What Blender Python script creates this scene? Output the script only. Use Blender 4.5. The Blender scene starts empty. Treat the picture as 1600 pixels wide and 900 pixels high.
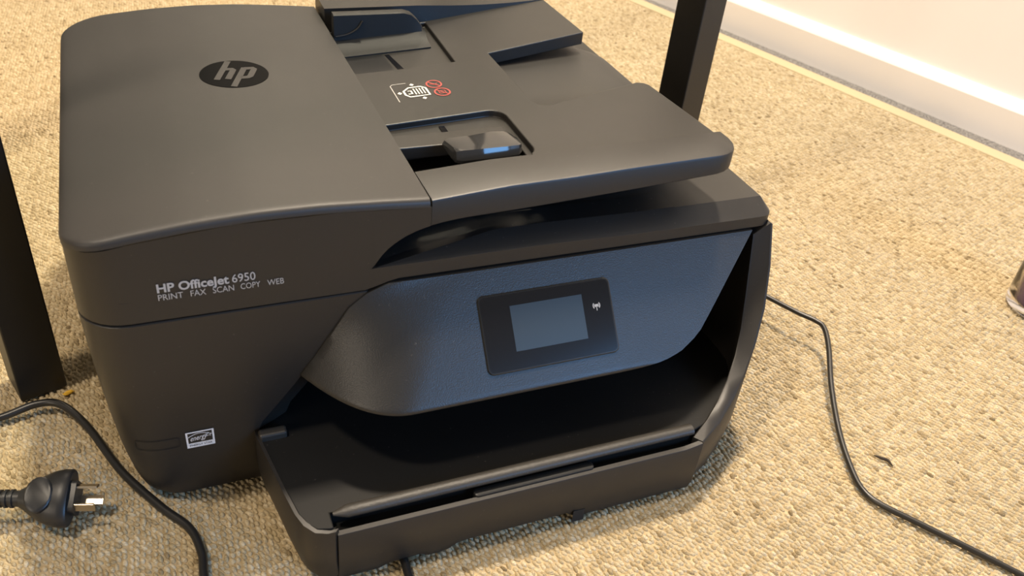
import bpy, bmesh, math, random
import numpy as np
from mathutils import Vector, Matrix
rng = np.random.default_rng(7); random.seed(7)
scene = bpy.context.scene
col = scene.collection

# ------------------------------------------------------------------ camera
CAM = (0.05362604, -0.42997811, 0.49448919)
YAW, PITCH, ROLL, FPX = math.radians(25.70762), math.radians(35.74735), math.radians(6.71764), 1381.85
fw = Vector((math.sin(YAW)*math.cos(PITCH), math.cos(YAW)*math.cos(PITCH), -math.sin(PITCH)))
rt = Vector((math.cos(YAW), -math.sin(YAW), 0)); up = rt.cross(fw)
r2 = math.cos(ROLL)*rt + math.sin(ROLL)*up
u2 = -math.sin(ROLL)*rt + math.cos(ROLL)*up
cd = bpy.data.cameras.new('camera'); cam = bpy.data.objects.new('camera', cd); col.objects.link(cam)
cd.sensor_width = 36.0; cd.lens = FPX*36/1600; cd.clip_start = 0.01; cd.clip_end = 50
cam.matrix_world = Matrix(((r2.x, u2.x, -fw.x, CAM[0]), (r2.y, u2.y, -fw.y, CAM[1]), (r2.z, u2.z, -fw.z, CAM[2]), (0, 0, 0, 1)))
cd.dof.use_dof = True; cd.dof.focus_distance = 0.66; cd.dof.aperture_fstop = 13.0
scene.camera = cam

# ------------------------------------------------------------------ world, lights, exposure
w = bpy.data.worlds.new('room_ambient'); scene.world = w; w.use_nodes = True
bgn = w.node_tree.nodes['Background']; bgn.inputs[0].default_value = (1.0, 0.86, 0.70, 1); bgn.inputs[1].default_value = 0.24
def area(name, loc, target, size, power, color, sy=None):
    l = bpy.data.lights.new(name, 'AREA'); l.energy = power; l.color = color; l.size = size
    if sy: l.shape = 'RECTANGLE'; l.size_y = sy
    o = bpy.data.objects.new(name, l); col.objects.link(o); o.location = loc
    o.rotation_euler = (Vector(target)-Vector(loc)).to_track_quat('-Z', 'Y').to_euler()
    return o
WARM = (1.0, 0.845, 0.66)
area('downlight_wall_side', (0.62, 0.62, 2.40), (0.62, 0.60, 0), 0.18, 92, WARM)
area('downlight_room', (-0.75, -0.10, 2.40), (-0.5, 0.0, 0), 0.2, 36, WARM)
area('downlight_far', (0.35, 2.2, 2.40), (0.3, 2.0, 0), 0.25, 22, WARM)
area('floor_lamp_glow', (-2.3, -1.25, 1.15), (0.1, 0.0, 0.1), 0.6, 17, WARM)
area('window_daylight', (1.45, -2.45, 1.05), (0.3, 0.0, 0.2), 1.05, 48, (0.20, 0.50, 1.0), 0.9)
vs = scene.view_settings
vs.view_transform = 'Standard'; vs.look = 'None'; vs.exposure = 0.0; vs.gamma = 1.0; vs.use_curve_mapping = False

# ------------------------------------------------------------------ materials
def new_mat(name):
    m = bpy.data.materials.new(name); m.use_nodes = True
    nt = m.node_tree; b = nt.nodes['Principled BSDF']
    return m, nt, b
def N(nt, t, **kw):
    n = nt.nodes.new(t)
    for k, v in kw.items():
        if k in n.inputs: n.inputs[k].default_value = v
        else: setattr(n, k, v)
    return n
def plain(name, c, rough=0.5, metal=0.0, spec=0.5, emit=None):
    m, nt, b = new_mat(name)
    b.inputs['Base Color'].default_value = (*c, 1); b.inputs['Roughness'].default_value = rough
    b.inputs['Metallic'].default_value = metal; b.inputs['Specular IOR Level'].default_value = spec
    if emit:
        b.inputs['Emission Color'].default_value = (*emit[:3], 1); b.inputs['Emission Strength'].default_value = emit[3]
    return m
def plastic(name, c, rough, bump=0.15, scale=2600, dust=0.0, dustcol=(0.35, 0.31, 0.26), spec=0.5):
    m, nt, b = new_mat(name)
    tc = N(nt, 'ShaderNodeTexCoord')
    n1 = N(nt, 'ShaderNodeTexNoise', Scale=float(scale), Detail=2.0)
    nt.links.new(tc.outputs['Object'], n1.inputs['Vector'])
    bp = N(nt, 'ShaderNodeBump', Strength=bump, Distance=0.0002)
    nt.links.new(n1.outputs['Fac'], bp.inputs['Height']); nt.links.new(bp.outputs['Normal'], b.inputs['Normal'])
    n2 = N(nt, 'ShaderNodeTexNoise', Scale=18.0, Detail=3.0)
    nt.links.new(tc.outputs['Object'], n2.inputs['Vector'])
    rr = N(nt, 'ShaderNodeMapRange'); rr.inputs[3].default_value = rough-0.05; rr.inputs[4].default_value = rough+0.07
    nt.links.new(n2.outputs['Fac'], rr.inputs[0]); nt.links.new(rr.outputs[0], b.inputs['Roughness'])
    b.inputs['Specular IOR Level'].default_value = spec
    # specks of dust
    n3 = N(nt, 'ShaderNodeTexNoise', Scale=420.0, Detail=1.0)
    nt.links.new(tc.outputs['Object'], n3.inputs['Vector'])
    cr = N(nt, 'ShaderNodeMapRange'); cr.inputs[1].default_value = 0.74; cr.inputs[2].default_value = 0.82; cr.inputs[4].default_value = dust
    nt.links.new(n3.outputs['Fac'], cr.inputs[0])
    mx = N(nt, 'ShaderNodeMix', data_type='RGBA')
    mx.inputs[6].default_value = (*c, 1); mx.inputs[7].default_value = (*dustcol, 1)
    nt.links.new(cr.outputs[0], mx.inputs[0]); nt.links.new(mx.outputs[2], b.inputs['Base Color'])
    return m
M = {}
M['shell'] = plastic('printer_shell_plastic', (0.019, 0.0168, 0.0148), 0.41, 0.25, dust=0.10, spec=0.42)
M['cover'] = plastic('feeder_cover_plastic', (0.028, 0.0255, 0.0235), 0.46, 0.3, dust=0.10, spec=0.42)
M['panel'] = plastic('control_panel_plastic', (0.018, 0.0175, 0.017), 0.38, 0.8, 1300, dust=0.10)
M['black'] = plastic('tray_black_plastic', (0.006, 0.0058, 0.0055), 0.55, 0.2, dust=0.12, spec=0.25)
M['edge'] = plastic('worn_edge_plastic', (0.030, 0.027, 0.023), 0.5, 1.0, 500, dust=0.3)
M['gloss'] = plain('gloss_black', (0.006, 0.006, 0.007), 0.12)
M['satin'] = plastic('satin_black', (0.012, 0.012, 0.012), 0.28, 0.1)
M['recess'] = plastic('recess_dark_reflection', (0.010, 0.010, 0.010), 0.36, 0.1, dust=0.2)  # darker than the shell, in place of the feeder's dark reflection
M['handle'] = plain('guide_handle_plastic', (0.03, 0.03, 0.03), 0.09)
M['guide'] = plastic('guide_plastic', (0.014, 0.013, 0.012), 0.55, 0.2, spec=0.3)
M['disc'] = plain('logo_black', (0.004, 0.004, 0.004), 0.35, 0.0, 0.03)
M['screen'] = plain('touchscreen_glass', (0.026, 0.031, 0.033), 0.32, 0.0, 0.35)
M['bezelrim'] = plain('bezel_rim_plastic', (0.012, 0.012, 0.012), 0.15)
M['print_grey'] = plain('printed_grey', (0.42, 0.40, 0.38), 0.5)
M['print_white'] = plain('printed_white', (0.72, 0.69, 0.62), 0.5)
M['print_red'] = plain('printed_red', (0.36, 0.055, 0.045), 0.5)
M['label_white'] = plain('label_white', (0.75, 0.72, 0.70), 0.5)
M['label_black'] = plain('label_black', (0.02, 0.018, 0.016), 0.4)
M['rubber'] = plain('rubber_black', (0.008, 0.008, 0.008), 0.7)
M['cord'] = plain('cord_pvc', (0.014, 0.013, 0.012), 0.35)
M['plug'] = plastic('plug_pvc', (0.016, 0.016, 0.016), 0.40, 0.2)
M['brass'] = plain('pin_metal', (0.62, 0.55, 0.44), 0.28, 1.0)
M['leg'] = plastic('black_stained_wood', (0.007, 0.006, 0.005), 0.42, 0.2, 300)
M['wall'] = plastic('wall_paint', (0.88, 0.85, 0.82), 0.6, 0.1, 300)
M['gloss_white'] = plain('skirting_gloss_paint', (0.88, 0.83, 0.78), 0.35)
M['tape'] = plastic('rug_binding_tape', (0.46, 0.38, 0.235), 0.8, 0.6, 900)
M['yellow'] = plain('yellow_felt', (0.62, 0.36, 0.03), 0.9)
M['twig'] = plain('dark_fibre', (0.03, 0.02, 0.012), 0.8)
M['purple'] = plain('purple_liquid', (0.05, 0.015, 0.14), 0.2)
m, nt, b = new_mat('clear_plastic'); b.inputs['Base Color'].default_value = (0.95, 0.93, 0.92, 1)
b.inputs['Transmission Weight'].default_value = 1.0; b.inputs['Roughness'].default_value = 0.08; b.inputs['IOR'].default_value = 1.3; M['clear'] = m

m, nt, b = new_mat('unseen_top_clear'); tr = N(nt, 'ShaderNodeBsdfTransparent'); tr.inputs[0].default_value = (0.93, 0.96, 0.95, 1)
gl = N(nt, 'ShaderNodeBsdfGlossy'); gl.inputs['Roughness'].default_value = 0.03; mx = N(nt, 'ShaderNodeMixShader'); mx.inputs[0].default_value = 0.05
nt.links.new(tr.outputs[0], mx.inputs[1]); nt.links.new(gl.outputs[0], mx.inputs[2]); nt.links.new(mx.outputs[0], nt.nodes['Material Output'].inputs[0]); M['clear_top'] = m
def rug_mat():
    m, nt, b = new_mat('sisal_fibre')
    at = N(nt, 'ShaderNodeAttribute', attribute_name='tone')
    cr = N(nt, 'ShaderNodeValToRGB')
    e = cr.color_ramp.elements
    e[0].position = 0.0; e[0].color = (0.23, 0.170, 0.090, 1)
    e[1].position = 1.0; e[1].color = (0.60, 0.50, 0.335, 1)
    k = cr.color_ramp.elements.new(0.35); k.color = (0.42, 0.33, 0.19, 1)
    nt.links.new(at.outputs['Fac'], cr.inputs[0])
    tc = N(nt, 'ShaderNodeTexCoord')
    n = N(nt, 'ShaderNodeTexNoise', Scale=5.0, Detail=3.0)
    nt.links.new(tc.outputs['Object'], n.inputs['Vector'])
    mr = N(nt, 'ShaderNodeMapRange'); mr.inputs[3].default_value = 0.86; mr.inputs[4].default_value = 1.12
    nt.links.new(n.outputs['Fac'], mr.inputs[0])
    hs = N(nt, 'ShaderNodeHueSaturation'); nt.links.new(cr.outputs[0], hs.inputs['Color']); nt.links.new(mr.outputs[0], hs.inputs['Value'])
    nt.links.new(hs.outputs[0], b.inputs['Base Color'])
    mp = N(nt, 'ShaderNodeMapping'); mp.inputs['Rotation'].default_value = (0, 0, -math.atan2(0.949, -0.314)-0.14); mp.inputs['Scale'].default_value = (0.22, 1.0, 1.0)
    nt.links.new(tc.outputs['Object'], mp.inputs['Vector'])
    f = N(nt, 'ShaderNodeTexNoise', Scale=1500.0, Detail=2.0); nt.links.new(mp.outputs[0], f.inputs['Vector'])
    fv = N(nt, 'ShaderNodeMapRange'); fv.inputs[1].default_value = 0.3; fv.inputs[2].default_value = 0.7; fv.inputs[3].default_value = 0.72; fv.inputs[4].default_value = 1.22
    nt.links.new(f.outputs['Fac'], fv.inputs[0])
    mm = N(nt, 'ShaderNodeMath', operation='MULTIPLY'); nt.links.new(mr.outputs[0], mm.inputs[0]); nt.links.new(fv.outputs[0], mm.inputs[1])
    nt.links.new(mm.outputs[0], hs.inputs['Value'])
    bp = N(nt, 'ShaderNodeBump', Strength=0.9, Distance=0.0010); nt.links.new(f.outputs['Fac'], bp.inputs['Height'])
    nt.links.new(bp.outputs['Normal'], b.inputs['Normal'])
    b.inputs['Roughness'].default_value = 0.75; b.inputs['Specular IOR Level'].default_value = 0.25
    return m
M['sisal'] = rug_mat()
def backing_mat():
    m, nt, b = new_mat('sisal_backing')
    tc = N(nt, 'ShaderNodeTexCoord')
    v = N(nt, 'ShaderNodeTexVoronoi', Scale=260.0); nt.links.new(tc.outputs['Object'], v.inputs['Vector'])
    cr = N(nt, 'ShaderNodeValToRGB'); e = cr.color_ramp.elements
    e[0].color = (0.56, 0.45, 0.28, 1); e[1].position = 0.9; e[1].color = (0.34, 0.255, 0.14, 1)
    nt.links.new(v.outputs['Distance'], cr.inputs[0]); nt.links.new(cr.outputs[0], b.inputs['Base Color'])
    b.inputs['Roughness'].default_value = 0.9
    return m
M['backing'] = backing_mat()
def greycarpet():
    m, nt, b = new_mat('grey_carpet')
    tc = N(nt, 'ShaderNodeTexCoord')
    n = N(nt, 'ShaderNodeTexNoise', Scale=350.0, Detail=3.0); nt.links.new(tc.outputs['Object'], n.inputs['Vector'])
    cr = N(nt, 'ShaderNodeValToRGB'); e = cr.color_ramp.elements
    e[0].position = 0.35; e[0].color = (0.09, 0.085, 0.08, 1); e[1].position = 0.65; e[1].color = (0.27, 0.255, 0.235, 1)
    nt.links.new(n.outputs['Fac'], cr.inputs[0]); nt.links.new(cr.outputs[0], b.inputs['Base Color'])
    bp = N(nt, 'ShaderNodeBump', Strength=1.0, Distance=0.002); nt.links.new(n.outputs['Fac'], bp.inputs['Height'])
    nt.links.new(bp.outputs['Normal'], b.inputs['Normal']); b.inputs['Roughness'].default_value = 0.95
    return m
M['greycarpet'] = greycarpet()

# ------------------------------------------------------------------ helpers
def empty(name, loc=(0, 0, 0)):
    o = bpy.data.objects.new(name, None); col.objects.link(o); o.location = loc; o.empty_display_size = 0.05
    return o
def tag(o, label=None, cat=None, group=None, kind=None):
    if label: o['label'] = label
    if cat: o['category'] = cat
    if group: o['group'] = group
    if kind: o['kind'] = kind
    return o
def mk(name, v, f, mat, parent=None, smooth=None, bevel=0.0, seg=2):
    me = bpy.data.meshes.new(name); me.from_pydata([tuple(p) for p in v], [], f)
    bm = bmesh.new(); bm.from_mesh(me); bmesh.ops.remove_doubles(bm, verts=bm.verts, dist=1e-6)
    bmesh.ops.recalc_face_normals(bm, faces=bm.faces); bm.to_mesh(me); bm.free()
    o = bpy.data.objects.new(name, me); col.objects.link(o); me.materials.append(M[mat] if isinstance(mat, str) else mat)
    if smooth is not None:
        me.polygons.foreach_set('use_smooth', [True]*len(me.polygons)); me.set_sharp_from_angle(angle=math.radians(smooth))
    if bevel:
        b = o.modifiers.new('bevel', 'BEVEL'); b.width = bevel; b.segments = seg; b.limit_method = 'ANGLE'; b.angle_limit = math.radians(35)
    if parent:
        o.parent = parent
        pl = Vector((0, 0, 0)); q = parent
        while q: pl = pl+q.location; q = q.parent
        o.location = -pl
    return o
class G:
    def __init__(s): s.v = []; s.f = []
    def add(s, v, f):
        k = len(s.v); s.v += [tuple(p) for p in v]; s.f += [tuple(i+k for i in q) for q in f]; return s
    def box(s, a, b):
        x0, y0, z0 = a; x1, y1, z1 = b
        return s.add([(x0,y0,z0),(x1,y0,z0),(x1,y1,z0),(x0,y1,z0),(x0,y0,z1),(x1,y0,z1),(x1,y1,z1),(x0,y1,z1)],
                     [(0,3,2,1),(4,5,6,7),(0,1,5,4),(1,2,6,5),(2,3,7,6),(3,0,4,7)])
    def prism(s, poly, zb, zt):                      # plan polygon, zb / zt numbers or functions of (x, y)
        fb = zb if callable(zb) else (lambda x, y: zb); ft = zt if callable(zt) else (lambda x, y: zt)
        n = len(poly)
        v = [(x, y, fb(x, y)) for x, y in poly]+[(x, y, ft(x, y)) for x, y in poly]
        return s.add(v, [tuple(range(n))[::-1], tuple(range(n, 2*n))]+[(i, (i+1) % n, n+(i+1) % n, n+i) for i in range(n)])
    def loft(s, rings, cap0=True, cap1=True, closed=True):
        n = len(rings[0]); v = [p for r in rings for p in r]; f = []
        for k in range(len(rings)-1):
            for i in range(n if closed else n-1):
                j = (i+1) % n; f.append((k*n+i, k*n+j, (k+1)*n+j, (k+1)*n+i))
        if cap0: f.append(tuple(range(n))[::-1])
        if cap1: f.append(tuple(range((len(rings)-1)*n, len(rings)*n)))
        return s.add(v, f)
    def grid(s, P):                                  # P[i][j] points
        a = len(P); b_ = len(P[0]); v = [p for r in P for p in r]
        return s.add(v, [(i*b_+j, i*b_+j+1, (i+1)*b_+j+1, (i+1)*b_+j) for i in range(a-1) for j in range(b_-1)])
    def tube(s, pts, r, n=10, cap=True):
        pts = [Vector(p) for p in pts]; rings = []; nrm = None
        for i, p in enumerate(pts):
            t = (pts[min(i+1, len(pts)-1)]-pts[max(i-1, 0)]).normalized()
            if nrm is None: nrm = t.cross(Vector((0, 0, 1))) if abs(t.z) < 0.9 else t.cross(Vector((1, 0, 0)))
            nrm = (nrm-t*nrm.dot(t)).normalized(); bn = t.cross(nrm)
            rr = r[i] if isinstance(r, (list, tuple)) else r
            rings.append([p+nrm*rr*math.cos(2*math.pi*k/n)+bn*rr*math.sin(2*math.pi*k/n) for k in range(n)])
        return s.loft(rings, cap, cap)
    def make(s, name, mat, parent=None, **kw): return mk(name, s.v, s.f, mat, parent, **kw)
def lerp(xs, ys): return lambda x: float(np.interp(x, xs, ys))
def cat(pts, n=8):                                   # Catmull-Rom through points
    P = [Vector(p) for p in pts]; P = [2*P[0]-P[1]]+P+[2*P[-1]-P[-2]]; out = []
    for i in range(1, len(P)-2):
        a, b_, c, d = P[i-1:i+3]
        for k in range(n):
            t = k/n
            out.append(0.5*((2*b_)+(c-a)*t+(2*a-5*b_+4*c-d)*t*t+(3*b_-a-3*c+d)*t**3))
    return out+[P[-2]]
def rrect(x0, x1, y0, y1, r, n=6):                   # rounded rectangle, ccw; r = one radius or (x0y0, x1y0, x1y1, x0y1)
    R = r if isinstance(r, (tuple, list)) else (r,)*4; out = []
    for (cx, cy, a0, q) in ((x0+R[0], y0+R[0], 180, R[0]), (x1-R[1], y0+R[1], 270, R[1]), (x1-R[2], y1-R[2], 0, R[2]), (x0+R[3], y1-R[3], 90, R[3])):
        for k in range(n+1):
            a = math.radians(a0+90*k/n); out.append((cx+q*math.cos(a), cy+q*math.sin(a)))
    return out
def boolean(o, cutters):
    for c in cutters:
        md = o.modifiers.new('cut', 'BOOLEAN'); md.object = c; md.operation = 'DIFFERENCE'; md.solver = 'EXACT'
    bpy.context.view_layer.update()
    dg = bpy.context.evaluated_depsgraph_get()
    me = bpy.data.meshes.new_from_object(o.evaluated_get(dg)); mats = list(o.data.materials)
    o.modifiers.clear(); o.data = me
    me.materials.clear()
    for q in mats: me.materials.append(q)
    me.polygons.foreach_set('material_index', [0]*len(me.polygons))
    for c in cutters: bpy.data.objects.remove(c)
    return o
def text_mesh(name, body, size, mat, parent, fn, offset=0.0, shear=0.0, width=None, height=None, depth=0.0):
    """lettering laid on a surface: fn(u, v) -> point, u along the line, v up"""
    c = bpy.data.curves.new(name, 'FONT'); c.body = body; c.size = size; c.offset = offset; c.shear = shear
    c.resolution_u = 3; c.fill_mode = 'FRONT'
    t = bpy.data.objects.new(name, c); col.objects.link(t); bpy.context.view_layer.update()
    me = bpy.data.meshes.new_from_object(t.evaluated_get(bpy.context.evaluated_depsgraph_get()))
    bpy.data.objects.remove(t)
    xs = [v.co.x for v in me.vertices]; ys = [v.co.y for v in me.vertices]
    x0, x1, y0, y1 = min(xs), max(xs), min(0, min(ys)) if height is None else 0, max(ys)
    su = width/(x1-x0) if width else 1; sv = height/y1 if height else su
    v = [fn((p.co.x-x0)*su, p.co.y*sv) for p in me.vertices]; f = [tuple(p.vertices) for p in me.polygons]
    return mk(name, v, f, mat, parent)
def flat_strip(pts, wd, fn, close=False):            # a printed line of width wd in a surface's (u, v)
    P = [Vector((p[0], p[1])) for p in pts]; n = len(P); L = []; R = []
    for i in range(n):
        a = P[(i-1) % n] if (close or i > 0) else P[i]; c = P[(i+1) % n] if (close or i < n-1) else P[i]
        t = (c-a).normalized(); q = Vector((-t.y, t.x))*wd/2
        L.append(fn(*(P[i]+q))); R.append(fn(*(P[i]-q)))
    f = [(i, (i+1) % n, n+(i+1) % n, n+i) for i in range(n if close else n-1)]
    return L+R, f

# ------------------------------------------------------------------ the setting
E1 = Vector((0.949, 0.314, 0)); E2 = Vector((-0.314, 0.949, 0))           # rug axes: across to the wall, along the wall
WD = Vector((0.3254, -0.9456, 0)); WN = Vector((-0.9456, -0.3254, 0))  # along the skirting, out of the wall
B0 = Vector((0.947, 0.978, 0))
ZF = -0.008
floor = G().box((-3.0, -3.6, ZF-0.1), (3.2, 4.0, ZF)).make('floor', 'greycarpet'); tag(floor, kind='structure')
def wallbox(a0, a1, d0, d1, z0, z1):
    c = [B0+WD*a+WN*d for a, d in ((a0, d0), (a1, d0), (a1, d1), (a0, d1))]
    return G().prism([(p.x, p.y) for p in c], z0, z1)
wall = wallbox(-2.2, 4.0, -0.14, -0.014, ZF, 2.6).make('wall_right', 'wall'); tag(wall, kind='structure')
prof = [(-0.014, ZF), (0.0, ZF), (0.0, 0.0415), (-0.002, 0.0455), (-0.010, 0.0545), (-0.014, 0.0555)]
g = G(); rings = [[B0+WD*a+WN*d+Vector((0, 0, z)) for d, z in prof] for a in (-2.2, 4.0)]
g.loft(rings); bb = g.make('baseboard_right', 'gloss_white'); tag(bb, kind='structure')

# rug: backing slab, binding tape along the edge, woven knots
R0 = Vector((0.9185, 0.957, 0))                      # a point on the rug's outer edge
rug = empty('rug', (0.4, 0.2, ZF)); tag(rug, 'woven beige sisal rug with a flat khaki binding along its edge', 'rug')
def rugpt(a, b_, z=0): p = R0+E1*a+E2*b_; return (p.x, p.y, z)
def rugbox(a0, a1, b0, b1, z0, z1):
    c = [rugpt(a, b_) for a, b_ in ((a0, b0), (a1, b0), (a1, b1), (a0, b1))]
    return G().prism([(p[0], p[1]) for p in c], z0, z1)
rugbox(-2.2, -0.020, -2.6, 0.9, ZF, -0.0026).make('backing', 'backing', rug)
rugbox(-0.026, 0.0, -2.6, 0.9, ZF, -0.0004).make('binding', 'tape', rug, bevel=0.0015)
def weave():
    pa, pb = 0.0039, 0.0049
    poly = np.array([(-0.42, 1.30), (0.90, 1.27), (1.22, 0.20), (0.78, -0.52), (-0.10, -0.42), (-0.40, 0.00)])
    A = np.arange(-1.45, -0.0275, pa); B = np.arange(-1.55, 0.55, pb)
    a, b_ = np.meshgrid(A, B, indexing='ij'); row = np.arange(len(B))[None, :]
    a = a+(row % 2)*pa*0.5
    a = (a+rng.normal(0, 0.00042, a.shape)).ravel(); b_ = (b_+rng.normal(0, 0.00038, b_.shape)).ravel()
    k = a < -0.0285; a = a[k]; b_ = b_[k]
    x = R0.x+E1.x*a+E2.x*b_; y = R0.y+E1.y*a+E2.y*b_
    ins = np.ones(len(x), bool); n = len(poly)
    for i in range(n):                               # convex, clockwise
        p, q = poly[i], poly[(i+1) % n]
        ins &= ((q[0]-p[0])*(y-p[1])-(q[1]-p[1])*(x-p[0])) < 0
    ins &= ~((x > 0.05) & (x < 0.43) & (y > 0.05) & (y < 0.33))
    x = x[ins]; y = y[ins]; n = len(x)
    ang = math.atan2(-E2.y, -E2.x)+math.radians(8)+rng.normal(0, 0.2, n)
    sa = 0.0034*rng.uniform(0.75, 1.25, n); sb = 0.0017*rng.uniform(0.8, 1.25, n); h = 0.0030*rng.uniform(0.62, 1.0, n)
    m = 6; th = np.arange(m)*2*math.pi/m
    lx = np.concatenate([np.cos(th), 0.72*np.cos(th+0.5), [0]]); ly = np.concatenate([np.sin(th), 0.72*np.sin(th+0.5), [0]])
    lz = np.concatenate([np.zeros(m), np.full(m, 0.68), [1.0]]); nv = 2*m+1
    LX = sa[:, None]*lx; LY = sb[:, None]*ly
    V = np.empty((n, nv, 3)); c = np.cos(ang)[:, None]; s_ = np.sin(ang)[:, None]
    V[..., 0] = x[:, None]+LX*c-LY*s_; V[..., 1] = y[:, None]+LX*s_+LY*c; V[..., 2] = -0.0030+h[:, None]*lz
    F = []
    for i in range(m):
        j = (i+1) % m; F += [(i, j, m+i), (j, m+j, m+i), (m+i, m+j, 2*m)]
    F = np.array(F); T = (F[None]+(np.arange(n)*nv)[:, None, None]).reshape(-1, 3)
    me = bpy.data.meshes.new('weave')
    me.vertices.add(n*nv); me.vertices.foreach_set('co', V.astype(np.float32).ravel())
    me.loops.add(len(T)*3); me.loops.foreach_set('vertex_index', T.astype(np.int32).ravel())
    me.polygons.add(len(T)); me.polygons.foreach_set('loop_start', np.arange(0, len(T)*3, 3, dtype=np.int32))
    me.polygons.foreach_set('use_smooth', np.ones(len(T), bool))
    tone = np.clip(rng.normal(0.58, 0.20, n), 0, 1)
    at = me.attributes.new('tone', 'FLOAT', 'POINT'); at.data.foreach_set('value', np.repeat(tone, nv).astype(np.float32))
    me.update(calc_edges=True); me.validate()
    o = bpy.data.objects.new('weave', me); col.objects.link(o); me.materials.append(M['sisal'])
    o.parent = rug; o.location = -rug.location; tag(o, kind='stuff')
    print('weave knots', n, 'tris', len(T))
weave()

# ------------------------------------------------------------------ table whose legs stand beside the printer
tb = empty('table', (0.27, 0.45, 0)); tag(tb, 'table with slim black square legs standing on the rug around the printer', 'table')
LW = 0.033
LR = Vector((-0.0345, 0.155, 0)); RR = Vector((0.576, 0.262, 0))            # right front corner of the left leg, near-wall front corner of the other
TA = E1; TBk = E2
def leg(corner):                                     # corner = front corner towards the wall
    c = [corner, corner+TBk*LW, corner+TBk*LW-TA*LW, corner-TA*LW]
    return G().prism([(p.x, p.y) for p in c], 0.0, 0.70).make('leg', 'leg', tb, bevel=0.0012)
DEPTH = 0.40
# front line runs through the two front legs
leg(LR); leg(RR); leg(LR+TBk*(DEPTH-LW)); leg(RR+TBk*(DEPTH-LW))
c = [LR-TA*(LW+0.01)-TBk*0.01, RR+TA*0.01-TBk*0.01, RR+TA*0.01+TBk*(DEPTH+0.01), LR-TA*(LW+0.01)+TBk*(DEPTH+0.01)]
G().prism([(p.x, p.y) for p in c], 0.70, 0.708).make('unseen_table_top', 'clear_top', tb, bevel=0.002)  # unseen top, added see-through so that it does not shade the scene

# ------------------------------------------------------------------ the printer
PR = empty('printer', (0.23, 0.15, 0)); tag(PR, 'black multifunction inkjet printer with touchscreen standing on the beige rug', 'printer')
# lower body, left block
xl = lerp([0.004, 0.02, 0.044, 0.09, 0.148, 0.167], [0.0135, 0.0095, 0.006, 0.003, 0.0005, 0.0])
yf = lerp([0.004, 0.03, 0.06, 0.09, 0.12, 0.167], [0.0165, 0.0135, 0.0095, 0.005, 0.0015, 0.0])
xr = lerp([0.004, 0.057, 0.102, 0.156, 0.166], [0.093, 0.0885, 0.119, 0.151, 0.163])
rings = []
for z in (0.004, 0.008, 0.02, 0.035, 0.05, 0.065, 0.08, 0.1, 0.12, 0.14, 0.155, 0.1655, 0.1662):
    e = 0.0008 if z > 0.166 else (0.0012 if z == 0.004 else 0)
    a, f0, r = xl(z)+e, yf(z)+e, xr(z)-e; q = 0.027
    rg = []
    for k in range(9):
        t = math.radians(180+90*k/8); rg.append((a+q+q*math.cos(t), f0+q+q*math.sin(t), z))
    for t in np.linspace(0.15, 0.97, 8): rg.append((a+q+(r-a-q)*t, f0, z))
    rg += [(r, f0, z), (r+0.002, f0+0.003, z), (r+0.021, f0+0.014, z), (r+0.021, 0.365, z), (a+q, 0.365, z)]
    for k in range(1, 6):
        t = math.radians(90+90*k/5); rg.append((a+q+q*math.cos(t), 0.365-q+q*math.sin(t), z))
    rings.append(rg)
body = G().loft(rings).make('body', 'shell', PR, smooth=30)
# rear block and bay lining behind the output opening
g = G(); g.box((0.10, 0.13, 0.006), (0.455, 0.365, 0.166)); g.box((0.10, 0.03, 0.150), (0.452, 0.14, 0.166))
g.make('bay_back', 'black', PR)

# base hull: left lip, tray front, right cheek
out = [(.0885, .030, .057), (.0885, .004, .057), (.0925, -.020, .0565), (.0965, -.045, .056), (.1005, -.066, .0555), (.104, -.076, .055), (.1095, -.0825, .054), (.117, -.0845, .053), (.1215, -.0845, .053)]
gap = [(.1225, -.0845, .049), (.20, -.0845, .0490), (.29, -.0845, .0490), (.372, -.0845, .0495)]
chk = [(.385, -.0835, .052), (.405, -.0725, .056), (.425, -.0585, .062), (.440, -.0465, .072), (.452, -.0345, .090), (.459, -.0250, .115), (.463, -.0130, .145), (.464, -.0010, .174), (.464, .03, .174), (.464, .365, .174)]
inn_chk = [(.380, -.0765, .052), (.395, -.068, .057), (.410, -.057, .061), (.425, -.045, .068), (.437, -.033, .080), (.445, -.022, .096), (.449, -.012, .120), (.450, .0, .166), (.450, .03, .170), (.450, .365, .170)]
def hull(name, o_, i_, zb, mat='shell', und=0.006):
    rings = []
    for (x, y, z), (xi, yi, zi) in zip(o_, i_):
        b0 = zb(x) if callable(zb) else zb
        dx, dy = xi-x, yi-y; d = math.hypot(dx, dy) or 1; k = und/d
        rings.append([(x+dx*k, y+dy*k, b0), (x+dx*k*0.35, y+dy*k*0.35, b0+0.008), (x, y, b0+0.022), (x, y, z-0.0012), (x+dx*0.12, y+dy*0.12, z), (xi-dx*0.1, yi-dy*0.1, zi), (xi, yi, zi-0.001), (xi, yi, 0.012)])
    return G().loft(rings, True, True).make(name, mat, PR, smooth=40)
left_in = [(x+0.0028, y+(0.0028 if y < -0.07 else 0.0), z) for x, y, z in out]
hull('base_side', out, left_in, 0.003)
hull('cheek', chk, inn_chk, 0.003)
arch = lerp([.12, .155, .157, .181, .183, .195, .205, .285, .292, .385], [.003, .003, .0064, .0064, .003, .003, .009, .009, .003, .003])
fl = [(x, -.0845, z) for x, z in zip(np.linspace(.1232, .3842, 40), np.interp(np.linspace(.1232, .3842, 40), [.12, .372, .385], [.0488, .0488, .0515]))]
hull('tray_front', fl, [(x, -.0800, z) for x, y, z in fl], arch, und=0.003)
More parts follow.
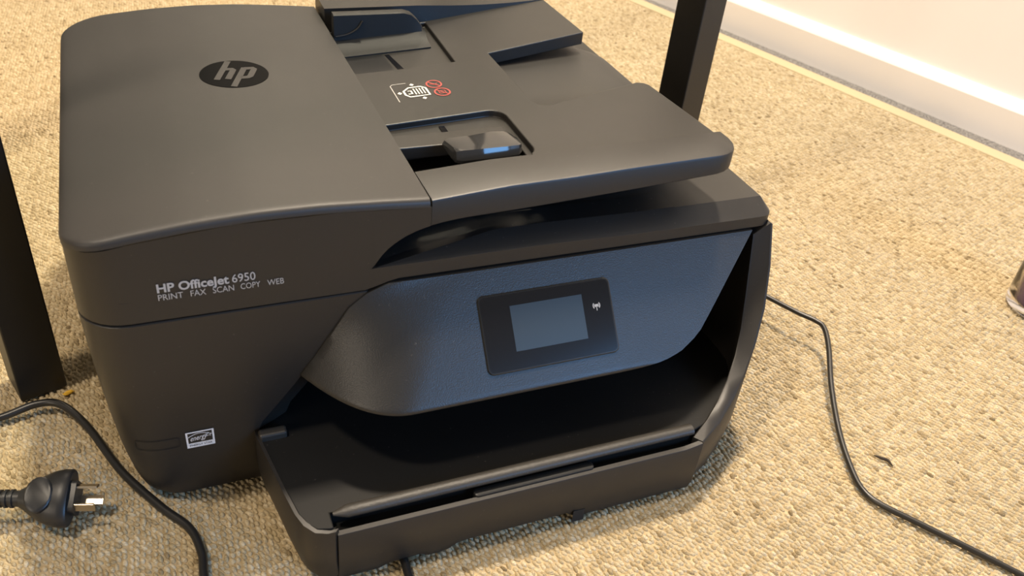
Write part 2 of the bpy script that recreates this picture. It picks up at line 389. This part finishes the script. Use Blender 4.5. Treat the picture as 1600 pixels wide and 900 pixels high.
# finger grip let into the tray front
G().prism(rrect(.213, .300, -.0812, -.0745, .003), 0.040, 0.0505).make('finger_grip', 'satin', PR, bevel=0.001)
G().prism([(.288, -.0838), (.297, -.0838), (.294, -.079)], 0.0005, 0.012).make('foot', 'rubber', PR)
for x, y in ((.06, .06), (.06, .31), (.41, .31), (.35, -.05), (.14, -.05)):
    rg = [[(x+r*math.cos(a), y+r*math.sin(a), z) for a in np.linspace(0, 2*math.pi, 12, endpoint=False)] for r, z in ((.006, 0.0), (.008, .001), (.008, .012))]
    G().loft(rg).make('foot', 'rubber', PR, smooth=40)
# output tray plate, paper-stop bar and the slot behind the front
plate = [(.0910, .008), (.0945, -.020), (.0990, -.045), (.1030, -.066), (.1065, -.0745), (.1115, -.0800), (.1185, -.0818), (.1212, -.0818), (.1212, -.0700), (.378, -.0745), (.396, -.0690), (.412, -.0575), (.428, -.0450), (.440, -.0330), (.447, -.0215), (.4505, -.010), (.4515, .0), (.4515, .15), (.091, .15)]
G().prism(plate, 0.030, lambda x, y: .0548 if y < -.06 and x < .13 else .0552).make('output_tray', 'black', PR, bevel=0.0008)
ot = [o for o in PR.children if o.name == 'output_tray'][0]
rg = []
for x in np.linspace(.1225, .3800, 30):
    k = min(1, (x-.1225)/.003+0.3); rg.append([(x, -.0728+.0046*k*math.cos(a), .0560+.0034*k*math.sin(a)) for a in np.linspace(0, 2*math.pi, 12, endpoint=False)])
G().loft(rg).make('paper_stop_bar', 'edge', ot, smooth=40)
G().box((.1225, -.0798, .012), (.380, -.070, .0435)).make('slot_floor', 'black', ot)
G().box((.0905, .000, .050), (.1085, .0075, .0605)).make('side_ledge', 'edge', PR, bevel=0.0015)

# control panel
zt, zb_ = .1705, .1055
pxl = lerp([.1035, .156, .166, .1705], [.119, .151, .1635, .176])
pxr = lerp([.1055, .1062, .1075, .1095, .112, .119, .131, .1705], [.318, .338, .352, .364, .373, .388, .402, .4465])
zs = [zt, .1695, .165]+list(np.linspace(.160, .125, 9))+[.121, .117, .114, .112, .1105, .109, .1078, .107, .1064, .1059, zb_]
def py(x, z):
    t = min(1, max(0, (x-pxl(z))/0.062)); s_ = 1-(1-t)**2.3
    y = -(.1715-z)*.81*s_-.0008
    return y+0.0022*max(0, (.1085-z)/.003)**1.6     # rolled lower edge
us = np.concatenate([np.linspace(0, .3, 22)[:-1], np.linspace(.3, 1, 16)])
F_ = [[(pxl(z)+(pxr(z)-pxl(z))*u, py(pxl(z)+(pxr(z)-pxl(z))*u, z), z) for u in us] for z in zs]
Bk = [[(x, .045, z+.006*(z < .12)) for x, y, z in r] for r in F_]
g = G().grid(F_); g.grid(Bk)
def edge_loop(P): return [r[0] for r in P]+P[-1][1:]+[r[-1] for r in P[::-1]][1:]+P[0][::-1][1:]
g.loft([edge_loop(F_), edge_loop(Bk)], False, False)
panel = g.make('control_panel', 'panel', PR, smooth=38)
TH = math.atan(.81); PO = Vector((.2775, -(.1715-.138)*.81-.0008, .138)); PU = Vector((1, 0, 0)); PV = Vector((0, math.sin(TH), math.cos(TH))); PN = Vector((0, -math.cos(TH), math.sin(TH)))
def pp(u, v, h=0.0): return PO+PU*u+PV*v+PN*h
def panel_plate(name, outline, h0, h1, mat, bevel=0, hole=None):
    n = len(outline); v = [pp(u, q, h0) for u, q in outline]+[pp(u, q, h1) for u, q in outline]
    return mk(name, v, [tuple(range(n)), tuple(range(n, 2*n))]+[(i, (i+1) % n, n+(i+1) % n, n+i) for i in range(n)], mat, panel, bevel=bevel)
panel_plate('bezel_rim', rrect(-.0475, .0475, -.0262, .0254, .0045), -.001, .0012, 'bezelrim', 0.0009)
panel_plate('touchscreen', rrect(-.0462, .0462, -.0249, .0241, .0036), 0.0, .00125, 'gloss', 0.0002)
panel_plate('display', [(-.0262, -.0135), (.0255, -.0135), (.0255, .0163), (-.0262, .0163)], .0011, .00132, 'screen')
wc = (.0352, .0072)
g = G()
for sgn in (-1, 1):
    for r in (.0014, .0025):
        v, f = flat_strip([(wc[0]+sgn*r*math.cos(a), wc[1]+r*math.sin(a)) for a in np.linspace(-.75, .75, 7)], .0006, lambda u, q: pp(u, q, .00136)); g.add(v, f)
v, f = flat_strip([(wc[0]+.0006*math.cos(a), wc[1]+.0006*math.sin(a)) for a in np.linspace(0, 6.283, 8, endpoint=False)], .0008, lambda u, q: pp(u, q, .00136), True); g.add(v, f)
v, f = flat_strip([(wc[0], wc[1]), (wc[0], wc[1]-.0034)], .0005, lambda u, q: pp(u, q, .00136)); g.add(v, f)
g.make('wireless_icon', 'print_grey', panel)

# scanner housing: band from the seam up, with bevelled top on the right
hz0 = lerp([0, .163, .180, .464], [.1672, .1668, .1722, .1712])
hz1 = lerp([0, .167, .285, .352, .464], [.1825, .1825, .1822, .1805, .1800])
bev = lerp([0, .167, .25, .464], [0.0, 0.0, .013, .014])
def housing_outline(ins, zfun, insx=True):
    pts = []; q = 0.027; qr = .012; a = 0.0+ins; r = .4655-ins; f0 = ins; bk = .355-ins
    for k in range(9):
        t = math.radians(180+90*k/8); pts.append((a+q+q*math.cos(t), f0+q+q*math.sin(t)))
    for x in np.linspace(.035, .450, 60): pts.append((x, f0))
    for k in range(1, 7):
        t = math.radians(270+90*k/6); pts.append((r-qr+qr*math.cos(t), f0+qr+qr*math.sin(t)))
    pts += [(r, .1), (r, bk), (a+q, bk)]
    for k in range(1, 6):
        t = math.radians(90+90*k/5); pts.append((a+q+q*math.cos(t), bk-q+q*math.sin(t)))
    return [(x, y, zfun(x, y)) for x, y in pts]
rings = [housing_outline(.0007, lambda x, y: hz0(x)), housing_outline(0, lambda x, y: hz0(x)+.0007), housing_outline(0, lambda x, y: hz1(x)-.0006), housing_outline(0, lambda x, y: hz1(x))]
o4 = housing_outline(0, lambda x, y: hz1(x)); o5 = []
for x, y, z in o4:
    k = bev(x); dy = k if y < .1 else 0
    o5.append((min(x, .466-.0005-k*0.5) if x > .44 else x, max(y, k) if y < .1 else y, z+.0088*k/.014))
rings.append(o5)
house = G().loft(rings).make('scanner_housing', 'shell', PR, smooth=25)

P_ = [[(x, .0002+bev(x)*t, hz1(x)+.0003+.0088*bev(x)/.014*t) for t in np.linspace(0.04, 1, 4)]+[(x, bev(x)+.020, hz1(x)+.0003+.0088*bev(x)/.014)] for x in np.linspace(.169, .385, 40)]
G().grid(P_).make('recess_reflection_sheet', 'recess', house, smooth=20)  # sheet over the bevel; the dark reflection above it is put into its colour
# feeder body above the housing, its lower edge arching up into a finger recess
ze = lerp([0, .012, .035, .067, .101, .136, .173, .2005, .252, .296, .341, .40, .42], [.2190, .2205, .2250, .2290, .2310, .2300, .2275, .2258, .2300, .2310, .2330, .2347, .2350])
zlow = lerp([0, .166, .1685, .172, .176, .181, .187, .194, .202, .213, .225, .245, .268, .317, .364, .408, .43], [.1825, .1825, .1862, .1912, .1955, .1993, .2028, .2056, .2078, .2096, .2106, .2113, .2122, .2148, .2175, .2205, .222])
cols = [k for k in np.concatenate([[.03], np.linspace(.04, .160, 13), np.linspace(.165, .2019, 18), np.linspace(.2021, .23, 9), np.linspace(.24, .300, 8)])]
rings = []
q = 0.027
def fcol(x, y0):
    zl = zlow(x); zt_ = ze(x)-.0045
    if x > .2020: return [(x, .034, .2004), (x, .034, .1996), (x, .0345, .1992), (x, .036, .196), (x, .045, .1905), (x, .335, .1905), (x, .335, .2004)]
    d = .045*min(1, max(0, (zl-.1825)/.02)); zi = .1824 if d == 0 else .1830+.0075*min(1, (x-.166)/.06)
    zin = zl if d == 0 else zi
    if d == 0: return [(x, y0, zt_), (x, y0, zl+.003), (x, y0, zl), (x, y0+.01, zl), (x, y0+.02, zl), (x, .335, zl), (x, .335, zt_)]
    return [(x, y0, zt_), (x, y0, zl+.0006), (x, y0+.0006, zl), (x, y0+d*0.5, zl-(zl-zin)*0.35), (x, y0+d, zin), (x, .335, zin), (x, .335, zt_)]
for k in range(8):
    t = math.radians(180+90*k/8); x = q+q*math.cos(t); y0 = q+q*math.sin(t)
    r_ = fcol(x, y0); yb = .335-(q+q*math.sin(t)); r_[5] = (x, yb, r_[5][2]); r_[6] = (x, yb, r_[6][2]); rings.append(r_)
for x in cols: rings.append(fcol(x, 0.0))
feeder = G().loft(rings).make('feeder_body', 'shell', PR, smooth=28)

# document tray
def zfl(x): return .217+(x-.2)*(.014/.21)
notch = [(.4135, .2352), (.3185, .2165)]
outl = [(.2015, .030), (.40, .030)]+[(.4225-.016+.016*math.cos(math.radians(a)), .046+.016*math.sin(math.radians(a))) for a in (-90, -60, -30, 0)]
outl = [(.2015, .028), (.419, .028), (.4222, .034), (.4160, .122), (.4135, .1265), (.4085, .1290), (.3370, .1150), (.3290, .1128), (.3225, .1145), (.3185, .1225)]+notch[::-1]+[(.4118, .336), (.2015, .336)]
def tray_bottom(x, y): return max(zlow(x) if x > .30 else .211, zfl(x)-.012 if x < .25 else 0)-(.002 if x < .3 else 0)
tray = G().prism(outl, lambda x, y: zlow(x)-.0005 if x > .30 else .2085, lambda x, y: zfl(x)).make('document_tray', 'shell', PR)
cut = [G().prism(rrect(.1950, .2915, .048, .1185, (.001, .010, .012, .001)), lambda x, y: zfl(x)-.0050, .25).make('c1', 'black'),
       G().box((.195, .02, .2000), (.287, .0805, .25)).make('c2', 'black'),
       G().prism([(.1950, .2090), (.2500, .2070), (.2870, .2085), (.2895, .2960), (.1950, .2960)], lambda x, y: zfl(x)-.0040, .25).make('c3', 'black')]
boolean(tray, cut)
tb_ = tray.modifiers.new('bevel', 'BEVEL'); tb_.width = .0008; tb_.segments = 2; tb_.limit_method = 'ANGLE'; tb_.angle_limit = math.radians(30)
# front rim: long wedge along the front edge
g = G(); rings = []
xs = list(np.linspace(.2021, .396, 24))+[.403, .409, .4145, .4185, .4212, .4225]
for x in xs:
    f0 = 0.0
    if x > .403: f0 = .0195-math.sqrt(max(0, .0195**2-(x-.403)**2))
    yi = .0385-.004*(x-.2)/.2; t_ = ze(x); zl = zlow(x)
    rings.append([(x, f0+.0008, zl), (x, f0, zl+.0008), (x, f0, t_-.0018), (x, f0+.0006, t_-.0005), (x, f0+.0018, t_), (x, yi-.002, zfl(x)+max(.0004, (t_-zfl(x))*.93)), (x, yi, zfl(x)-.001), (x, yi, zl)])
G().loft(rings).make('tray_rim', 'shell', tray, smooth=30)
# rear rim: wedge whose front wall tapers away to the right
rings = []
for x in np.linspace(.2022, .4110, 14):
    t_ = (x-.2022)/.209; yw = .2975+.020*max(0, (x-.288)/.12); zt_ = zfl(x)+.0006+(.2365-zfl(x))*max(0, 1-max(0, (x-.288)/.122))
    rings.append([(x, yw, zfl(x)-.006), (x, yw+.0015, zt_), (x, .336, zt_+.0005), (x, .336, .2085)])
G().loft(rings).make('tray_rim', 'shell', tray, smooth=20)
# lower platform seen through the notch (scanner lid top)
P_ = []
for y in np.linspace(.085, .262, 30):
    row = []
    for x in np.linspace(.302, .4325, 14):
        xx = x
        zz = .2125+.0105*max(0, min(1, (.158-y)/.045))**2*max(0, min(1, (.44-x)/.05))
        if y > .222:
            lim = .4325-.0405+math.sqrt(max(0, .0405**2-(y-.222)**2)); xx = .302+(x-.302)*(lim-.302)/(.4325-.302)
        e = max(0, (x-.424)/.0085); row.append((xx, y, zz-.003*e*e))
    P_.append(row)
g = G().grid(P_); Pb = [[(x, y, .1900) for x, y, z in r] for r in P_]; g.grid(Pb); g.loft([edge_loop(P_), edge_loop(Pb)], False, False)
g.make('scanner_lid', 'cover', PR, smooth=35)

# paper guides
G().box((.2020, .036, .2004), (.2900, .0815, .2010)).make('well_shade_plate', 'gloss', tray)  # black plate on the pit floor, its colour standing in for deep shade
G().prism([(.2022, .2100), (.2400, .2095), (.2380, .2485), (.2022, .2500)], lambda x, y: zfl(x)-.0045, lambda x, y: zfl(x)-.0037).make('guide_track', 'satin', tray)
pg = G().box((.2025, .0800, .2100), (.2860, .0985, .2190)).make('paper_guide', 'shell', PR, bevel=.0008)
rings = []
for x, yy, zt_, k in ((.2345, .058, .2235, .45), (.2358, .0535, .2262, .8), (.2390, .0515, .2275, 1), (.2550, .0505, .2280, 1), (.2700, .0505, .2280, 1), (.2800, .0525, .2272, .95), (.2840, .0580, .2250, .7), (.2862, .066, .2225, .4)):
    h = .0105*k; d = .0800
    rings.append([(x, yy+.0028, zt_-h), (x, yy+.0005, zt_-h*.85), (x, yy, zt_-h*.62), (x, yy+.0007, zt_-h*.45), (x, yy+.0007+.0019*k, zt_-h*.45+.0044*k), (x, yy+.0085, zt_), (x, d, zt_-.004*(1 if x < .26 else .6)), (x, d, zt_-h)])
G().loft(rings).make('handle', 'handle', pg, smooth=28)
G().box((.2430, .1010, .2105), (.2470, .1130, .2158)).make('guide_slot', 'gloss', pg)
# rear guide: blade with a curved flange
rings = []
for x in list(np.linspace(.2030, .262, 9))+[.268, .273, .277, .280]:
    top = .2430-max(0, (x-.262)/.018)**2*.0165; zb0 = zfl(x)-.004; y1 = .2660
    rings.append([(x, .2490, zb0), (x, .2490, zb0+.0012), (x, .2525, zb0+.0022), (x, .2600, zb0+.0040), (x, y1, zb0+.0085), (x, y1+.0015, top-.001), (x, y1+.003, top), (x, y1+.009, top), (x, y1+.010, zb0)])
pg2 = G().loft(rings).make('paper_guide', 'guide', PR, smooth=35)
G().tube(cat([(.204, .2655, .2255), (.214, .2655, .2272), (.222, .2655, .2315), (.2265, .2660, .2375)], 5), .0008, 6).make('grip_ridge', 'shell', pg2, smooth=40)
sl = [(.2395, .2460), (.2430, .2460), (.2475, .2095), (.2425, .2095)]
G().prism(sl, lambda x, y: zfl(x)-.006, lambda x, y: zfl(x)-.0036).make('guide_slot', 'gloss', pg2)

# feeder cover
def slab_grid(x0, x1, y0, y1, rad, zf_, thick, er, xsamp, ny):
    def yr(x):
        a, b_ = y0, y1
        if x < x0+rad[0]: a = y0+rad[0]-math.sqrt(max(0, rad[0]**2-(x0+rad[0]-x)**2))
        if x < x0+rad[1]: b_ = y1-rad[1]+math.sqrt(max(0, rad[1]**2-(x0+rad[1]-x)**2))
        return a, b_
    vs_ = [0, .004, .009, .015, .024]+list(np.linspace(.05, .95, ny))+[.976, .985, .991, .996, 1]
    P = []
    for x in xsamp:
        a, b_ = yr(x); row = []
        for v in vs_:
            y = a+(b_-a)*v
            d = min(x-x0, y-a, b_-y) if x < x0+max(rad) else min(y-a, b_-y)
            k = max(0, 1-d/er); row.append((x, y, zf_(x, y)-er*(1-math.sqrt(max(0, 1-k*k)))*.55))
        P.append(row)
    g = G().grid(P); L = edge_loop(P); g.loft([L, [(x, y, z-thick) for x, y, z in L]], False, False); g.add([(x, y, z-thick) for x, y, z in L], [tuple(range(len(L)))])
    return g
xs = [0, .0006, .0014, .0026, .004, .006, .009, .013, .018, .024, .03]+list(np.linspace(.037, .198, 26))+[.1995, .2005]
zc = lerp([0, .004, .012, .035, .067, .101, .136, .173, .2005], [.2205, .2220, .2235, .2268, .2300, .2318, .2315, .2293, .2272])
zsm = [zc(x) for x in np.linspace(0, .2005, 81)]
for _ in range(6): zsm = [zsm[0]]+[(zsm[i-1]+2*zsm[i]+zsm[i+1])/4 for i in range(1, 80)]+[zsm[-1]]
zc2 = lerp(np.linspace(0, .2005, 81), zsm)
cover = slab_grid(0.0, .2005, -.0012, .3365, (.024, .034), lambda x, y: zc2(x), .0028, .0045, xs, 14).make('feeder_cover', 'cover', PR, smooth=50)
# logo: gloss disc with the two slanted letters in the cover's own plastic
LC = (.1145, .1885); LRAD = .0237
def lg(u, v, h=0.0): x = LC[0]+u; return (x, LC[1]+v, zc2(x)+h)
P_ = [[lg(r*math.cos(a), r*math.sin(a), .0003) for a in np.linspace(0, 2*math.pi, 49)] for r in np.linspace(0.0005, LRAD, 9)]
g = G().grid(P_); g.loft([P_[-1][:-1], [(x, y, z-.001) for x, y, z in P_[-1][:-1]]], False, False); g.make('logo_disc', 'disc', cover, smooth=40)
SL = .36
def sk(u, v): return (u+SL*v, v)
def stroke(pts, wd=.0043):
    out_ = []
    for (a, b_) in zip(pts, pts[1:]):
        n = max(1, int(math.hypot(b_[0]-a[0], b_[1]-a[1])/.002)); out_ += [(a[0]+(b_[0]-a[0])*k/n, a[1]+(b_[1]-a[1])*k/n) for k in range(n)]
    out_.append(pts[-1]); v, f = flat_strip([sk(*p) for p in out_], wd, lambda u, q: lg(u, q, .00055)); return v, f
g = G()
for pts in ([(-.0095, -.0095), (-.0095, .0222)], [(-.0095, .0078), (-.0035, .0078), (-.0020, .0060), (-.0020, -.0095)]): g.add(*stroke(pts))
g.make('logo_letter', 'cover', cover)
g = G()
for pts in ([(.0050, .0092), (.0050, -.0225)], [(.0050, .0078), (.0110, .0078), (.0125, .0060), (.0125, -.0060), (.0110, -.0078), (.0050, -.0078)]): g.add(*stroke(pts))
g.make('logo_letter', 'cover', cover)

# lettering on the housing front
def ff(x0, z0, slope=-.0):
    return lambda u, v: (x0+u, -.0006, z0+v+slope*u)
text_mesh('lettering', 'HP OfficeJet', 0.008, 'print_grey', house, ff(.0440, .1872), offset=.00022, width=.0385, height=.0058)
text_mesh('lettering', '6950', 0.008, 'print_grey', house, ff(.0842, .1872), offset=.00005, width=.0130, height=.0056)
for wd, x0, x1 in (('PRINT', .0440, .0572), ('FAX', .0612, .0695), ('SCAN', .0732, .0848), ('COPY', .0885, .0995), ('WEB', .1035, .1130)):
    text_mesh('lettering', wd, 0.005, 'print_grey', house, ff(x0, .1817), width=x1-x0, height=.0040)

# printed pictograms on the document tray
def tf(u, v): return (u, v, zfl(u)+.0003)
g = G()
for pts, wd in (([(.2250, .1500), (.2254, .1780), (.2275, .1800), (.2380, .1800)], .0007),): g.add(*flat_strip(pts, wd, tf))
g.make('printed_frame', 'print_grey', tray)
g = G()
g.add(*flat_strip([(.2325, .1600), (.2325, .1665), (.2375, .1715), (.2470, .1715), (.2500, .1680), (.2500, .1560), (.2400, .1560), (.2350, .1560)], .0016, tf, True))
for k in range(4): g.add(*flat_strip([(.2405+.0023*k, .1590), (.2405+.0023*k, .1690)], .0010, tf))
g.add(*flat_strip([(.2350, .1610), (.2380, .1610), (.2380, .1660), (.2355, .1660)], .0014, tf))
for cx, cy in ((.2290, .1640), (.2415, .1760), (.2445, .1515)):
    g.add([tf(cx-.0018, cy), tf(cx, cy-.0022), tf(cx+.0018, cy), tf(cx, cy+.0022)], [(0, 1, 2, 3)])
g.make('printed_page_icon', 'print_white', tray)
for cx, cy, inner in ((.2580, .1725, 0), (.2600, .1575, 1)):
    g = G(); g.add(*flat_strip([(cx+.0056*math.cos(a), cy+.0064*math.sin(a)) for a in np.linspace(0, 2*math.pi, 24, endpoint=False)], .0013, tf, True))
    g.add(*flat_strip([(cx-.0036, cy+.0046), (cx+.0036, cy-.0046)], .0011, tf))
    if inner:
        g.add(*flat_strip([(cx-.0024, cy-.002), (cx-.0024, cy+.0022), (cx+.0024, cy+.0022), (cx+.0024, cy-.002)], .0009, tf, True))
    else:
        g.add(*flat_strip([(cx-.003, cy+.001), (cx, cy-.001), (cx+.003, cy+.001)], .0009, tf))
    g.make('printed_prohibition_icon', 'print_red', tray)

# efficiency label and cover plate on the left front
def sf(u, v, h=.0): return (u, yf(v)-.0003-h, v)
def sq(name, a, b_, h, mat, par):
    return mk(name, [sf(a[0], a[1], h), sf(b_[0], a[1], h), sf(b_[0], b_[1], h), sf(a[0], b_[1], h)], [(0, 1, 2, 3)], mat, par)
lab = sq('efficiency_label', (.0458, .0528), (.0632, .0690), .0002, 'label_white', PR)
sq('label_field', (.0470, .0575), (.0620, .0678), .0003, 'label_black', lab)
g = G(); g.add(*flat_strip([(.0470+.0145*t, .0620+.0050*math.sin(math.pi*(.12+.75*t))) for t in np.linspace(0, 1, 14)], .0005, lambda u, v: sf(u, v, .0004)))
cx, cz = .0597, .0640; st = [(cx+(.0022 if k % 2 == 0 else .0009)*math.sin(k*math.pi/5), cz+(.0022 if k % 2 == 0 else .0009)*math.cos(k*math.pi/5)) for k in range(10)]
g.add(*flat_strip(st, .0004, lambda u, v: sf(u, v, .0004), True)); g.make('label_arc_and_star', 'label_white', lab)
text_mesh('lettering', 'energy', .004, 'label_white', lab, lambda u, v: sf(.0484+u, .0597+v+u*.12, .0004), shear=.35, width=.0105, height=.0034)
text_mesh('lettering', 'ENERGY STAR', .003, 'label_black', lab, lambda u, v: sf(.0475+u, .0543+v, .0004), width=.0140, height=.0020)
a0, a1, z0, z1 = .0152, .0418, .0560, .0655
def side(u, v, h):                                    # follows the rounded corner of the left block
    q = .027; a = xl(v); y = yf(v)
    if u < a+q: y += q-math.sqrt(max(0, q*q-(a+q-u)**2))
    return (u, y-h, v)
ol = rrect(a0, a1, z0, z1, .0022, 4)
dense = []
for p, q_ in zip(ol, ol[1:]+ol[:1]):
    n = max(1, int(math.hypot(q_[0]-p[0], q_[1]-p[1])/.003)); dense += [(p[0]+(q_[0]-p[0])*k/n, p[1]+(q_[1]-p[1])*k/n) for k in range(n)]
v, f = flat_strip(dense, .0007, lambda u, w_: side(u, w_, .0004), True)
mk('cover_plate_groove', v, f, 'rubber', body)

# ------------------------------------------------------------------ cords
pc = empty('power_cord', (-.04, .03, 0)); tag(pc, 'black power cord with three-pin plug lying by the printer corner', 'power cord')
path = [(-.100, .046, .012), (-.135, .056, .006), (-.165, .085, .003), (-.150, .115, .003), (-.110, .126, .003), (-.079, .127, .0045), (-.054, .131, .008), (-.037, .124, .009), (-.020, .098, .006), (.000, .050, .004), (.023, .0105, .003),
        (.039, -.013, .003), (.0445, -.036, .003), (.0445, -.060, .003), (.055, -.100, .003), (.095, -.135, .003), (.140, -.135, .003), (.163, -.112, .003), (.1665, -.088, .003), (.168, -.060, .003), (.18, -.03, .003)]
G().tube(cat(path, 10), .0029, 10).make('cable', 'cord', pc, smooth=60)
# plug: body axis points from the cord to the pins
PA = Vector((.955, -.28, 0)).normalized(); PB = Vector((.28, .955, 0)).normalized(); PZ = Vector((0, 0, 1))
PC = Vector((-.046, .0255, .0185))
# tilt the plug about its axis so that its rounded back faces up and away
ta = math.radians(28); B2 = PB*math.cos(ta)+PZ*math.sin(ta); Z2 = -PB*math.sin(ta)+PZ*math.cos(ta)
def pl(a, b_, c_): return PC+PA*a+B2*b_+Z2*c_
rings = []
for a, rb, rc in ((-.0135, .0060, .0060), (-.0105, .0078, .0068), (-.006, .0112, .0080), (0.0, .0150, .0095), (.006, .0178, .0108), (.012, .0192, .0115), (.0165, .0192, .0115), (.0178, .0182, .0106)):
    rings.append([pl(a, rb*math.cos(t), rc*math.sin(t)) for t in np.linspace(0, 2*math.pi, 20, endpoint=False)])
plug = G().loft(rings).make('plug', 'plug', pc, smooth=50)
G().loft([[pl(.0005+.0085*math.cos(t)*k, .0115*math.sin(t)*k, z) for t in np.linspace(0, 2*math.pi, 20, endpoint=False)] for k, z in ((1.0, .0070), (1.0, .0112), (.90, .0120))]).make('thumb_grip', 'plug', plug, smooth=40)
G().loft([[pl(a, b_, c_) for b_, c_ in rrect(-.0105, .0105, -.0075, .0075, .003, 4)] for a in (.0165, .0215)]).make('pin_base', 'plug', plug, smooth=40)
for k in range(8):
    a = -.045+.0038*k; rr = .0054+.0008*k/7
    G().loft([[pl(a+d, rr*s_*math.cos(t), rr*s_*math.sin(t)) for t in np.linspace(0, 2*math.pi, 12, endpoint=False)] for d, s_ in ((-.0010, .9), (-.0008, 1), (.0008, 1), (.0010, .9))]).make('strain_relief_rib', 'plug', plug, smooth=40)
G().tube([pl(-.056, 0, 0), pl(-.048, 0, 0), pl(-.030, 0, 0), pl(-.008, 0, 0)], [.0030, .0040, .0046, .0056], 10).make('strain_relief', 'plug', plug, smooth=60)
for (b_, c_, ang) in ((.0068, .0035, 30), (-.0068, .0035, -30), (0, -.0065, 90)):
    d = Vector((math.cos(math.radians(ang)), math.sin(math.radians(ang)))); e = Vector((-d.y, d.x)); hw, ht = .0031, .0008
    L = .034 if ang != 90 else .036
    q_ = [(b_+d.x*i*ht+e.x*j*hw, c_+d.y*i*ht+e.y*j*hw) for i, j in ((-1, -1), (1, -1), (1, 1), (-1, 1))]
    G().loft([[pl(a, *t) for t in q_] for a in (.021, L)]).make('pin', 'brass', plug, bevel=.0003)
# lead the cable into the strain relief
e0 = pl(-.056, 0, 0)
G().tube(cat([e0, e0-PA*.02-Vector((0, 0, .004)), Vector(path[0])+Vector((-.002, .0, .002)), Vector(path[1])], 8), .0029, 10).make('cable', 'cord', pc, smooth=60)

cr_ = empty('loose_cable', (.55, 0, 0)); tag(cr_, 'thin black cable running from behind the printer across the open rug', 'cable')
path = [(.500, .43, .0026), (.503, .30, .010), (.520, .20, .022), (.548, .125, .0255), (.5665, .0870, .0245), (.5800, .0560, .0255), (.5885, .0400, .0262), (.5900, .0290, .0255), (.5800, .0080, .0215), (.5560, -.0300, .0135), (.5330, -.0730, .0065), (.5190, -.1080, .0030), (.5150, -.1270, .0026), (.5200, -.1420, .0026), (.5370, -.1670, .0026), (.5740, -.2230, .0026), (.62, -.30, .0026), (.66, -.38, .0026)]
G().tube(cat(path, 10), .0024, 10).make('cable_jacket', 'cord', cr_, smooth=60)

# ------------------------------------------------------------------ small things on the rug
bo = empty('bottle', (.868, .020, 0)); tag(bo, 'clear plastic bottle with dark purple liquid standing on the rug away from the printer', 'bottle')
def lathe(prof_, cx, cy, n=32): return G().loft([[(cx+r*math.cos(a), cy+r*math.sin(a), z) for a in np.linspace(0, 2*math.pi, n, endpoint=False)] for r, z in prof_])
lathe([(.020, .0006), (.031, .0006), (.0338, .003), (.034, .012), (.034, .085), (.030, .105), (.013, .125), (.012, .140), (.0095, .140), (.010, .125), (.026, .104), (.0300, .084), (.0300, .013), (.028, .008), (.018, .006)], .868, .020).make('bottle_wall', 'clear', bo, smooth=40)
lathe([(.018, .0066), (.0276, .0085), (.0295, .0135), (.0295, .078), (.010, .078)], .868, .020).make('liquid', 'purple', bo, smooth=40)
lathe([(.014, .133), (.0145, .134), (.0145, .150), (.013, .152)], .868, .020).make('cap', 'rubber', bo, smooth=40)
bm = bmesh.new(); bmesh.ops.create_icosphere(bm, subdivisions=2, radius=1.0)
for v in bm.verts:
    s_ = 1+random.uniform(-.25, .25); v.co = Vector((v.co.x*.0042*s_, v.co.y*.0022*s_, .0014+v.co.z*.0014*s_))
me = bpy.data.meshes.new('felt_scrap'); bm.to_mesh(me); bm.free(); me.materials.append(M['yellow'])
fs = bpy.data.objects.new('felt_scrap', me); col.objects.link(fs); fs.location = (-.034, .146, -.0004); fs.rotation_euler = (0, 0, .3)
tag(fs, 'small yellow felt scrap lying at the foot of the black table leg', 'scrap')
tw = G().tube(cat([(.5510, -.0963, .0008), (.5538, -.1007, .0014), (.5575, -.1047, .0014), (.5577, -.1104, .0008)], 5), [.0004+.0009*math.sin(math.pi*i/15) for i in range(16)], 6).make('fibre_scrap', 'twig', smooth=60)
tag(tw, 'dark fibre scrap lying on the rug beside the thin black cable', 'scrap')
